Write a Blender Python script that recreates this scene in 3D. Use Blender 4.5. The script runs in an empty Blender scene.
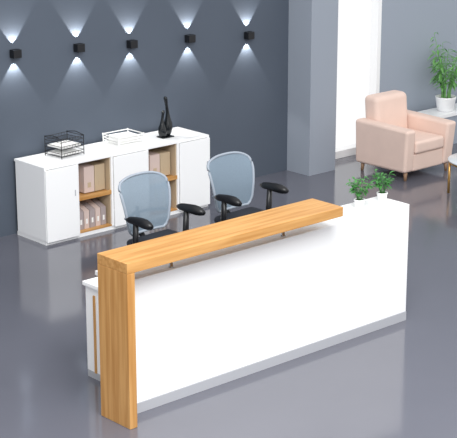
import bpy, bmesh, math, random
from mathutils import Vector, Matrix
random.seed(4)
S=bpy.context.scene
S.view_settings.view_transform='Standard'
# ---------------- materials ----------------
def L(c): return tuple(((x/255)/12.92 if x/255<=0.04045 else ((x/255+0.055)/1.055)**2.4) for x in c)+(1,)
def mat(name,c,rough=0.5,metal=0,alpha=1,noise=0.0,nscale=8,spec=0.5,trans=0):
    m=bpy.data.materials.new(name); m.use_nodes=True; nt=m.node_tree; b=nt.nodes['Principled BSDF']
    b.inputs['Base Color'].default_value=L(c); b.inputs['Roughness'].default_value=rough
    b.inputs['Metallic'].default_value=metal; b.inputs['Alpha'].default_value=alpha
    b.inputs['Specular IOR Level'].default_value=spec; b.inputs['Transmission Weight'].default_value=trans
    if noise>0:
        tc=nt.nodes.new('ShaderNodeTexCoord'); n=nt.nodes.new('ShaderNodeTexNoise'); n.inputs['Scale'].default_value=nscale; n.inputs['Detail'].default_value=4
        r=nt.nodes.new('ShaderNodeValToRGB'); lc=L(c)
        r.color_ramp.elements[0].position=.3; r.color_ramp.elements[1].position=.7
        r.color_ramp.elements[0].color=tuple(max(0,x*(1-noise)) for x in lc[:3])+(1,)
        r.color_ramp.elements[1].color=tuple(min(1,x*(1+noise)) for x in lc[:3])+(1,)
        nt.links.new(tc.outputs['Object'],n.inputs['Vector']); nt.links.new(n.outputs['Fac'],r.inputs['Fac']); nt.links.new(r.outputs['Color'],b.inputs['Base Color'])
    return m
def wood(name,scale,c1=(182,130,70),c2=(206,157,96)):
    m=bpy.data.materials.new(name); m.use_nodes=True; nt=m.node_tree; b=nt.nodes['Principled BSDF']
    tc=nt.nodes.new('ShaderNodeTexCoord'); mp=nt.nodes.new('ShaderNodeMapping'); mp.inputs['Scale'].default_value=scale
    n=nt.nodes.new('ShaderNodeTexNoise'); n.inputs['Scale'].default_value=1; n.inputs['Detail'].default_value=6; n.inputs['Distortion'].default_value=.3
    r=nt.nodes.new('ShaderNodeValToRGB'); r.color_ramp.elements[0].position=.35; r.color_ramp.elements[1].position=.62
    r.color_ramp.elements[0].color=L(c1); r.color_ramp.elements[1].color=L(c2)
    nt.links.new(tc.outputs['Object'],mp.inputs['Vector']); nt.links.new(mp.outputs['Vector'],n.inputs['Vector'])
    nt.links.new(n.outputs['Fac'],r.inputs['Fac']); nt.links.new(r.outputs['Color'],b.inputs['Base Color'])
    b.inputs['Roughness'].default_value=.4
    return m
M_wall=mat('wall_paint_blue_grey',(80,89,102),.75,noise=.03,nscale=2)
M_wall2=mat('wall_paint_light_blue_grey',(156,165,178),.75)
M_pil=mat('pillar_paint',(150,158,170),.7)
M_white=mat('white_laminate',(248,249,250),.35)
M_inner=mat('cabinet_interior',(190,170,142),.6)
M_plinth=mat('satin_aluminium_plinth',(176,178,184),.5)
M_steel=mat('steel',(200,202,205),.2,metal=1)
M_black=mat('black_plastic',(18,19,23),.4)
M_seat=mat('black_fabric',(34,38,48),.85,noise=.2,nscale=200)
M_mesh=mat('blue_grey_mesh',(124,141,156),.7,alpha=.93,noise=.08,nscale=150)
M_frame=mat('light_grey_frame',(158,168,180),.4)
M_peach=mat('peach_leather',(230,204,191),.55,noise=.03,nscale=5)
M_gold=mat('gold_metal',(206,160,92),.3,metal=.8)
M_leg=mat('light_wood_leg',(150,118,92),.5)
M_ceramic=mat('black_ceramic',(20,24,28),.15)
M_leaf=mat('green_leaf',(66,128,62),.5,noise=.35,nscale=25)
M_leaf2=mat('palm_leaf',(110,168,92),.5,noise=.3,nscale=12)
M_soil=mat('soil',(60,45,35),.9)
M_pink=mat('pinkish_cardboard',(208,188,180),.7)
M_file=mat('file_card',(168,156,156),.6)
M_paper=mat('paper',(242,242,240),.7)
M_glass=mat('table_top_frosted_glass',(225,230,234),.15)
M_woodX=wood('oak_grain_x',(1.5,30,30)); M_woodZ=wood('oak_grain_z',(25,25,1.3))
M_floor=mat('polished_floor',(99,100,110),.12,noise=.05,nscale=.6,spec=.7)
# ---------------- helpers ----------------
def link(o,parent=None):
    S.collection.objects.link(o)
    if parent: o.parent=parent
    return o
def empty(name,loc=(0,0,0),rz=0):
    e=bpy.data.objects.new(name,None); e.location=loc; e.rotation_euler[2]=rz; e.empty_display_size=.1; return link(e)
def mesh(name,bm,m,parent=None,smooth=False):
    bmesh.ops.recalc_face_normals(bm,faces=bm.faces)
    me=bpy.data.meshes.new(name); bm.to_mesh(me); bm.free()
    for mm in (m if isinstance(m,(list,tuple)) else [m]): me.materials.append(mm)
    if smooth:
        for p in me.polygons: p.use_smooth=True
    return link(bpy.data.objects.new(name,me),parent)
def addbox(bm,x0,x1,y0,y1,z0,z1,mi=0):
    vs=[bm.verts.new((x,y,z)) for x in (x0,x1) for y in (y0,y1) for z in (z0,z1)]
    fs=[(0,1,3,2),(4,6,7,5),(0,4,5,1),(2,3,7,6),(0,2,6,4),(1,5,7,3)]
    for f in fs:
        bm.faces.new([vs[i] for i in f]).material_index=mi
    return vs
def box(name,p,x0,x1,y0,y1,z0,z1,m,bev=0.003,seg=2,smooth=False):
    bm=bmesh.new(); addbox(bm,x0,x1,y0,y1,z0,z1)
    o=mesh(name,bm,m,p,smooth)
    if bev>0:
        md=o.modifiers.new('b','BEVEL'); md.width=bev; md.segments=seg; md.limit_method='ANGLE'
        if smooth: 
            o.modifiers.new('wn','WEIGHTED_NORMAL')
    return o
def lathe(name,p,prof,m,loc=(0,0,0),n=24,path=None):
    bm=bmesh.new(); rings=[]
    for i,(r,z) in enumerate(prof):
        ox,oy=(path(z) if path else (0,0))
        rings.append([bm.verts.new((loc[0]+ox+r*math.cos(2*math.pi*k/n),loc[1]+oy+r*math.sin(2*math.pi*k/n),loc[2]+z)) for k in range(n)])
    for a,b in zip(rings,rings[1:]):
        for k in range(n): bm.faces.new((a[k],a[(k+1)%n],b[(k+1)%n],b[k]))
    bm.faces.new(rings[0]); bm.faces.new(rings[-1])
    return mesh(name,bm,m,p,True)
def addtube(bm,pts,r,n=8,closed=False,mi=0):
    pts=[Vector(q) for q in pts]; N=len(pts); rings=[]
    for i,q in enumerate(pts):
        a=pts[(i-1)%N] if (closed or i>0) else q; b=pts[(i+1)%N] if (closed or i<N-1) else q
        t=(b-a).normalized(); ref=Vector((0,0,1)) if abs(t.z)<.9 else Vector((0,1,0))
        s=t.cross(ref).normalized(); w=s.cross(t)
        rr=r[i] if isinstance(r,(list,tuple)) else r
        rings.append([bm.verts.new(q+s*rr*math.cos(2*math.pi*k/n)+w*rr*math.sin(2*math.pi*k/n)) for k in range(n)])
    prs=list(zip(rings,rings[1:]))
    if closed: prs.append((rings[-1],rings[0]))
    for a,b in prs:
        for k in range(n):
            f=bm.faces.new((a[k],a[(k+1)%n],b[(k+1)%n],b[k])); f.material_index=mi
    if not closed:
        bm.faces.new(rings[0]).material_index=mi; bm.faces.new(rings[-1]).material_index=mi
def tube(name,p,pts,r,m,n=8,closed=False):
    bm=bmesh.new(); addtube(bm,pts,r,n,closed); return mesh(name,bm,m,p,True)
# ---------------- camera ----------------
f=1500.0; H=4.3; pitch=math.atan(440/f)
a=math.atan2(1729,math.hypot(f,440))
cam=bpy.data.cameras.new('camera'); co=bpy.data.objects.new('camera',cam); link(co)
cam.sensor_fit='HORIZONTAL'; cam.sensor_width=36; cam.lens=f/457*36; cam.clip_end=200
co.location=(0,0,H); co.rotation_euler=(math.pi/2-pitch,0,a-math.pi/2)
S.camera=co
# ---------------- room ----------------
YW=11.9
box('floor',None,-3,18,-3,12.05,-.1,0,M_floor,0)
box('wall_back',None,1,11.95,YW,YW+.15,0,4.6,M_wall,0)
box('pillar',None,11.66,12.08,11.54,YW-.001,0,4.6,M_pil,0)
box('wall_back_right',None,13.2,16,YW,YW+.15,0,4.6,M_wall2,0)
w=empty('window_1')
box('frame_left',w,11.95,12.12,YW,YW+.12,.0,4.6,M_white)
box('frame_right',w,13.14,13.2,YW,YW+.12,.0,4.6,M_white)
box('sill',w,12.12,13.14,YW-.02,YW+.12,.0,.09,M_white)
box('transom',w,12.12,13.14,YW+.04,YW+.1,2.4,2.45,M_white)
box('baseboard_right',None,13.2,16,YW-.015,YW,0,.08,M_white,0)
# ---------------- reception desk ----------------
D=empty('reception_desk')
PR=8.93; PT=.995; X0=6.23
box('front_panel',D,6.0,PR,7.69,7.74,.075,PT,M_white)
box('end_panel_right',D,PR-.05,PR,7.74,8.45,.07,.75,M_white,0)
box('upper_end_right',D,PR-.05,PR,7.74,8.02,.75,PT-.03,M_white,0)
box('upper_top',D,6.0,PR,7.74,8.03,PT-.03,PT,M_white,0)
box('upper_back',D,X0,PR-.05,7.95,7.98,.75,PT-.03,M_white,0)
box('plinth',D,6.0,PR,7.684,7.74,0,.075,M_plinth,0)
box('plinth_end',D,PR-.05,PR-.002,7.74,8.44,0,.07,M_plinth,0)
box('worktop',D,X0,PR-.05,7.745,8.5,.72,.75,M_white)
box('end_panel_left',D,X0+.02,X0+.07,7.74,8.49,.05,.72,M_white)
box('end_strip_oak',D,X0+.01,X0+.02,8.37,8.39,.05,.66,M_woodZ,0)
box('end_plinth_left',D,X0+.015,X0+.07,7.74,8.48,0,.05,M_plinth,0)
box('counter_top',D,5.87,7.95,7.5,7.83,1.125,1.2,M_woodX,.004)
box('counter_leg',D,5.87,5.935,7.5,7.83,0,1.125,M_woodZ,.004)
for i,x in enumerate((6.45,7.55)):
    lathe('standoff_%d'%(i+1),D,[(.02,0),(.02,.008),(.013,.01),(.013,.12),(.02,.122),(.02,.13)],M_steel,(x,7.735,PT),16)
# ---------------- cabinet ----------------
K=empty('storage_cabinet')
y0,y1,hz=11.36,11.86,.77
xs=[7.92,8.31,8.73,9.18,9.58,10.0]
box('top',K,xs[0],xs[-1],y0,y1,hz-.025,hz,M_white,.002)
box('base',K,xs[0]+.005,xs[-1]-.005,y0+.015,y1,0,.04,M_white,0)
box('back',K,xs[0]+.02,xs[-1]-.02,y1-.02,y1,.04,hz-.025,M_inner,0)
for i,x in enumerate(xs):
    xa=x if i==0 else x-.012; xb=x+.024 if i==0 else (x if i==5 else x+.012)
    if i==5: xa=x-.024
    box('upright_%d'%(i+1),K,xa,xb,y0+.002,y1-.02,.04,hz-.025,M_white,0)
def door(n,xa,xb):
    box('door_panel_%d'%n,K,xa+.003,xb-.003,y0-.016,y0,.03,hz-.028,M_white,.002)
    box('handle_%d'%n,K,xb-.045,xb-.038,y0-.022,y0-.016,.44,.5,M_plinth,.001)
door(1,7.92,8.305); door(2,8.74,9.175); door(3,9.59,10.0)
for n,(xa,xb) in enumerate(((8.322,8.718),(9.192,9.568))):
    box('shelf_%d'%n,K,xa,xb,y0+.02,y1-.02,.38,.4,M_woodX,0)
    box('shelf_front_%d'%n,K,xa,xb,y0+.004,y0+.02,.37,.41,M_woodX,0)
    box('shelf_floor_%d'%n,K,xa,xb,y0+.01,y1-.02,.04,.055,M_woodX,0)
    box('bay_side_%d'%n,K,xb-.008,xb,y0+.02,y1-.02,.055,hz-.03,M_inner,0)
def files(name,x0,x1,n,z,h,d,ms,slant=.0,y=y0+.1):
    bm=bmesh.new(); w=(x1-x0)/n
    for i in range(n):
        vs=addbox(bm,x0+i*w+.004,x0+(i+1)*w-.004,y,y+d,z,z+h,i%2)
        for v in vs:
            if v.co.z>z+.01 and v.co.y<y+.01: v.co.z-=slant
        addbox(bm,x0+i*w+w*.35,x0+i*w+w*.65,y-.002,y,z+.05,z+.1,len(ms)-1)
    return mesh(name,bm,ms)
files('magazine_file_row',8.345,8.69,5,.056,.27,.26,[M_file,M_pink,M_paper],.09,y0+.06)
files('document_box_row',8.44,8.70,2,.411,.26,.28,[M_pink,M_inner],0,y0+.08)
files('document_box_row',9.27,9.54,2,.411,.24,.28,[M_pink,M_inner],0,y0+.08)
files('folder_row',9.22,9.53,6,.056,.25,.26,[M_inner,M_file,M_paper],.03,y0+.08)
# document tray
T=empty('wire_document_tray',(8.38,11.66,.77),.1)
tw,td=.145,.12
for k in range(3):
    z=.02+.07*k; bm=bmesh.new()
    for zz in (z,z+.03): addtube(bm,[(-tw,-td,zz),(tw,-td,zz),(tw,td,zz),(-tw,td,zz)],.003,6,True)
    for i in range(9):
        x=-tw+2*tw*i/8; addtube(bm,[(x,-td,z+.03),(x,-td,z),(x,td,z),(x,td,z+.03)],.0018,5)
    mesh('tier_%d'%(k+1),bm,M_black,T)
    if k<2: box('papers_%d'%(k+1),T,-tw+.02,tw-.02,-td+.015,td-.015,z+.004,z+.02,M_paper,0)
bm=bmesh.new()
for sx in(-tw,tw):
    for sy in(-td,td): addtube(bm,[(sx,sy,0),(sx,sy,.2)],.004,6)
    addtube(bm,[(sx,-td,.195),(sx,0,.215),(sx,td,.195)],.004,6)
mesh('posts',bm,M_black,T)
# white basket
B=empty('white_paper_basket',(9.08,11.62,.77),.0)
box('bottom',B,-.15,.15,-.12,.12,0,.012,M_white,0)
bm=bmesh.new()
for k in range(4):
    z=.02+.03*k; e=.004*k
    addtube(bm,[(-.15-e,-.12-e,z),(.15+e,-.12-e,z),(.15+e,.12+e,z),(-.15-e,.12+e,z)],.006,6,True)
for sx in(-.155,.155):
    for sy in(-.125,.125): addtube(bm,[(sx,sy,0),(sx*1.03,sy*1.03,.12)],.007,6)
mesh('ribs',bm,M_paper,B)
for i in range(5): 
    o=box('sheet_%d'%i,B,-.12,.12,-.09,.09,.013+.018*i,.028+.018*i,M_paper,0); o.rotation_euler[2]=random.uniform(-.08,.08)
# black sculpture (pair of intertwined bottle forms)
V=empty('black_ceramic_sculpture',(9.60,11.58,.77))
box('plinth',V,-.08,.07,-.055,.055,0,.012,M_ceramic,.003)
lathe('tall_form',V,[(.03,0.01),(.045,.04),(.052,.09),(.045,.14),(.028,.19),(.018,.25),(.015,.32),(.016,.36),(.02,.39),(.02,.405),(.012,.42)],M_ceramic,(.02,.01,0),path=lambda z:(.02*math.sin(z*9),0))
lathe('short_form',V,[(.03,0.01),(.042,.03),(.046,.06),(.038,.11),(.022,.15),(.014,.2),(.014,.25),(.018,.27),(.01,.285)],M_ceramic,(-.04,-.01,0),path=lambda z:(-.015*math.sin(z*12),0))
# ---------------- office chairs ----------------
def office_chair(x,y,rz):
    c=empty('office_chair',(x,y,0),rz)
    def P(s,t):
        hw=.212+.058*min(1,t*1.5)**.8
        if t>.8: hw*=1-.17*((t-.8)/.2)**3
        if t<.12: hw*=.86+.14*(t/.12)**.6
        xx=s*hw; z=.58+.48*t-(.035*abs(s)**3*(t-.7)/.3 if t>.7 else 0)
        yy=.23+.10*t-.03*math.sin(t*3.1)-.55*xx*xx
        return Vector((xx,yy,z))
    bm=bmesh.new(); NS,NT=12,20
    g=[[bm.verts.new(P(-1+2*i/NS,j/NT)) for i in range(NS+1)] for j in range(NT+1)]
    for j in range(NT):
        for i in range(NS): bm.faces.new((g[j][i],g[j][i+1],g[j+1][i+1],g[j+1][i]))
    mesh('back_mesh',bm,M_mesh,c,True)
    loop=[P(-1,j/NT) for j in range(NT+1)]+[P(-1+2*i/NS,1) for i in range(1,NS)]+[P(1,j/NT) for j in range(NT,-1,-1)]+[P(-1+2*i/NS,0) for i in range(NS-1,0,-1)]
    tube('back_frame',c,loop,.012,M_frame,8,True)
    tube('lumbar_bar',c,[P(-.95,.3)+Vector((0,.03,0)),P(-.4,.33)+Vector((0,.05,0)),P(.4,.33)+Vector((0,.05,0)),P(.95,.3)+Vector((0,.03,0))],.014,M_frame)
    tube('back_spine',c,[(0,.05,.46),(0,.2,.45),(0,.31,.54),(0,.34,.67),(0,.35,.77)],[.03,.03,.025,.022,.015],M_black,10)
    box('seat_cushion',c,-.25,.25,-.25,.23,.48,.55,M_seat,.035,4,True)
    box('seat_shell',c,-.2,.2,-.2,.18,.455,.485,M_black,.01)
    for sd in (-1,1):
        tube('arm_bracket_%s'%('r' if sd>0 else 'l'),c,[(sd*.15,.05,.47),(sd*.27,.05,.47),(sd*.29,.05,.53),(sd*.29,.04,.74)],[.02,.024,.028,.024],M_black,8)
        bm=bmesh.new(); pr=[]
        for k in range(9):
            t=k/8; yy=-.17+.32*t; pr.append((sd*(.29+(.02 if t<.5 else 0)*(.5-t)),yy,.75+.012*math.sin(t*3.14)))
        addtube(bm,pr,[.02,.036,.042,.042,.039,.036,.034,.03,.015],12)
        mesh('arm_pad_%s'%('r' if sd>0 else 'l'),bm,M_black,c,True)
    lathe('gas_lift',c,[(.028,.1),(.028,.25),(.018,.255),(.018,.46)],M_black,n=16)
    bm=bmesh.new()
    for k in range(5):
        an=2*math.pi*k/5+.3; d=Vector((math.cos(an),math.sin(an),0))
        addtube(bm,[d*.02+Vector((0,0,.12)),d*.15+Vector((0,0,.11)),d*.3+Vector((0,0,.075))],[.03,.024,.017],8)
        n=d.cross(Vector((0,0,1))); q=d*.3+Vector((0,0,.028))
        addtube(bm,[q-n*.022,q-n*.02,q+n*.02,q+n*.022],[.015,.027,.027,.015],12)
        addtube(bm,[q+Vector((0,0,.01)),q+Vector((0,0,.05))],.009,6)
    mesh('star_base',bm,M_black,c,True)
    return c
office_chair(7.77,9.40,.05)
office_chair(8.79,9.43,.05)
# ---------------- armchair ----------------
A=empty('armchair',(12.65,10.99,0),0); A.scale=(1.04,1.05,1.04)
def soft(name,x0,x1,y0,y1,z0,z1,bev,fn=None):
    bm=bmesh.new(); vs=addbox(bm,x0,x1,y0,y1,z0,z1)
    if fn:
        for v in vs: fn(v)
    o=mesh(name,bm,M_peach,A,True)
    md=o.modifiers.new('b','BEVEL'); md.width=bev; md.segments=4; o.modifiers.new('w','WEIGHTED_NORMAL')
    return o
def armf(sd):
    def fn(v):
        if v.co.z>.4:
            v.co.x+=sd*.02
            if v.co.y>0: v.co.z+=.02
        elif v.co.y<0: v.co.y+=.04
    return fn
soft('arm_l',-.39,-.24,-.38,.38,.09,.56,.035,armf(-1))
soft('arm_r',.24,.39,-.38,.38,.09,.56,.035,armf(1))
soft('seat_base',-.25,.25,-.33,.36,.09,.28,.02)
soft('seat_cushion',-.238,.238,-.36,.2,.28,.42,.035)
def lean(v):
    if v.co.z>.6: v.co.y+=.05
soft('back_cushion',-.26,.26,.15,.36,.3,.82,.06,lean)
for i,(x,y) in enumerate(((-.33,-.3),(.33,-.3),(-.33,.31),(.33,.31))):
    tube('leg_%d'%(i+1),A,[(x,y,.1),(x*1.02,y*1.02,0)],[.024,.016],M_leg,10)
# ---------------- coffee table ----------------
C=empty('coffee_table',(12.53,9.80,0))
lathe('top',C,[(.34,.35),(.36,.355),(.36,.37),(.35,.375)],M_glass,n=48)
bm=bmesh.new()
for k in range(4):
    an=math.radians(138)+k*math.pi/2; d=Vector((math.cos(an),math.sin(an),0))
    addtube(bm,[d*.34+Vector((0,0,.352)),d*.34],.014,8)
addtube(bm,[(.34*math.cos(2*math.pi*i/32),.34*math.sin(2*math.pi*i/32),.34) for i in range(32)],.012,8,True)
mesh('gold_frame',bm,M_gold,C,True)
# ---------------- plants ----------------
def leaf(bm,base,dirv,length,width,droop,seg=5):
    d=Vector(dirv).normalized(); side=d.cross(Vector((0,0,1)))
    if side.length<.01: side=Vector((1,0,0))
    side.normalize(); p=Vector(base); prev=None
    for i in range(seg+1):
        t=i/seg; w=width*math.sin(math.pi*min(1,.08+t*.92))**.8*.5
        if i==seg: w=.0005
        cur=(bm.verts.new(p-side*w+Vector((0,0,w*.3))),bm.verts.new(p),bm.verts.new(p+side*w+Vector((0,0,w*.3))))
        if prev:
            bm.faces.new((prev[0],prev[1],cur[1],cur[0])); bm.faces.new((prev[1],prev[2],cur[2],cur[1]))
        prev=cur
        d=(d+Vector((0,0,-droop/seg))).normalized(); p=p+d*(length/seg)
def small_plant(x,y,z):
    p=empty('potted_plant',(x,y,z))
    lathe('pot',p,[(.03,0),(.034,.004),(.043,.062),(.046,.065),(.046,.075),(.04,.075),(.038,.06)],M_white)
    lathe('soil',p,[(.038,.058),(.038,.066)],M_soil,n=16)
    bm=bmesh.new()
    for i in range(22):
        an=2*math.pi*i/22*5+random.uniform(-.3,.3); tl=random.uniform(.05,.5); h=random.uniform(.1,.2)
        d=Vector((math.cos(an)*tl,math.sin(an)*tl,1)).normalized()
        b=Vector((math.cos(an)*.012,math.sin(an)*.012,.062)); top=b+d*h
        addtube(bm,[b,b+d*h*.5,top],.0018,4)
        for k in range(4):
            a2=an+random.uniform(-1.6,1.6)
            q=b.lerp(top,random.uniform(.5,1))
            leaf(bm,q,(math.cos(a2),math.sin(a2),random.uniform(.1,.9)),random.uniform(.04,.07),random.uniform(.016,.025),.9,4)
    mesh('foliage',bm,M_leaf,p)
small_plant(8.54,7.88,PT+.001); small_plant(8.83,7.90,PT+.001)
box('planter_wall',None,13.55,15.2,11.45,11.75,0,.36,M_wall2,0)
box('trim_1',None,13.53,15.22,11.43,11.77,.36,.40,M_white,0)
P=empty('potted_palm',(14.05,11.58,.4))
lathe('pot',P,[(.08,0),(.1,.01),(.125,.16),(.13,.18),(.12,.18),(.115,.15)],M_white)
lathe('soil',P,[(.115,.13),(.115,.15)],M_soil)
bm=bmesh.new()
for i in range(17):
    an=2*math.pi*i/13+random.uniform(-.2,.2); tl=random.uniform(.15,.7); h=random.uniform(.4,.92)
    b=Vector((math.cos(an)*.05,math.sin(an)*.05,.14)); pts=[]
    ysc=.35 if math.sin(an)>0 else 1
    for k in range(7):
        t=k/6; pts.append(b+Vector((math.cos(an)*tl*t*t*.6,math.sin(an)*tl*t*t*.6*ysc,h*t)))
    addtube(bm,pts,[.007-.0008*k for k in range(7)],5)
    for k in range(15):
        t=.3+.7*k/14; j=min(5,int(t*6)); q=pts[j].lerp(pts[j+1],t*6-j)
        a2=an+(1.2 if k%2 else -1.2)+random.uniform(-.7,.7)
        leaf(bm,q,(math.cos(a2),math.sin(a2)*(.5 if math.sin(a2)>0 else 1),random.uniform(.1,.6)),random.uniform(.12,.22),random.uniform(.018,.03),1.1,5)
for v in bm.verts:
    if v.co.y>.29: v.co.y=.29-(v.co.y-.29)*.2
mesh('fronds',bm,M_leaf2,P)
# ---------------- wall sconces ----------------
for (x,z) in ((7.985,1.79),(8.735,1.76),(9.40,1.72),(10.175,1.69),(11.02,1.63)):
    s=empty('wall_sconce',(x,YW,z))
    box('housing',s,-.045,.045,-.085,-.01,-.04,.04,M_black,.004)
    box('wall_plate',s,-.03,.03,-.012,0,-.03,.03,M_black,.002)
    for sg in (1,-1):
        l=bpy.data.lights.new('beam','SPOT'); l.energy=15; l.spot_size=math.radians(74); l.spot_blend=.3; l.shadow_soft_size=.004; l.color=(1,.99,.96)
        o=bpy.data.objects.new('beam_up' if sg>0 else 'beam_down',l); link(o,s); o.location=(0,-.04,sg*.046)
        o.rotation_euler=(math.pi if sg>0 else 0,0,0)
# ---------------- lighting ----------------
W=bpy.data.worlds.new('world'); S.world=W; W.use_nodes=True
bg=W.node_tree.nodes['Background']; bg.inputs[0].default_value=(1,1,1,1); bg.inputs[1].default_value=1.03
def area(name,loc,tgt,size,e,c=(1,1,1)):
    l=bpy.data.lights.new(name,'AREA'); l.shape='DISK'; l.size=size; l.energy=e; l.color=c
    o=link(bpy.data.objects.new(name,l)); o.location=loc; o.rotation_euler=(Vector(tgt)-Vector(loc)).to_track_quat('-Z','Y').to_euler()
area('added_overhead_fill',(5,4,6),(8,9,0),4,640)  # added overhead fill to lift whites and highlights; not a fitting of the room
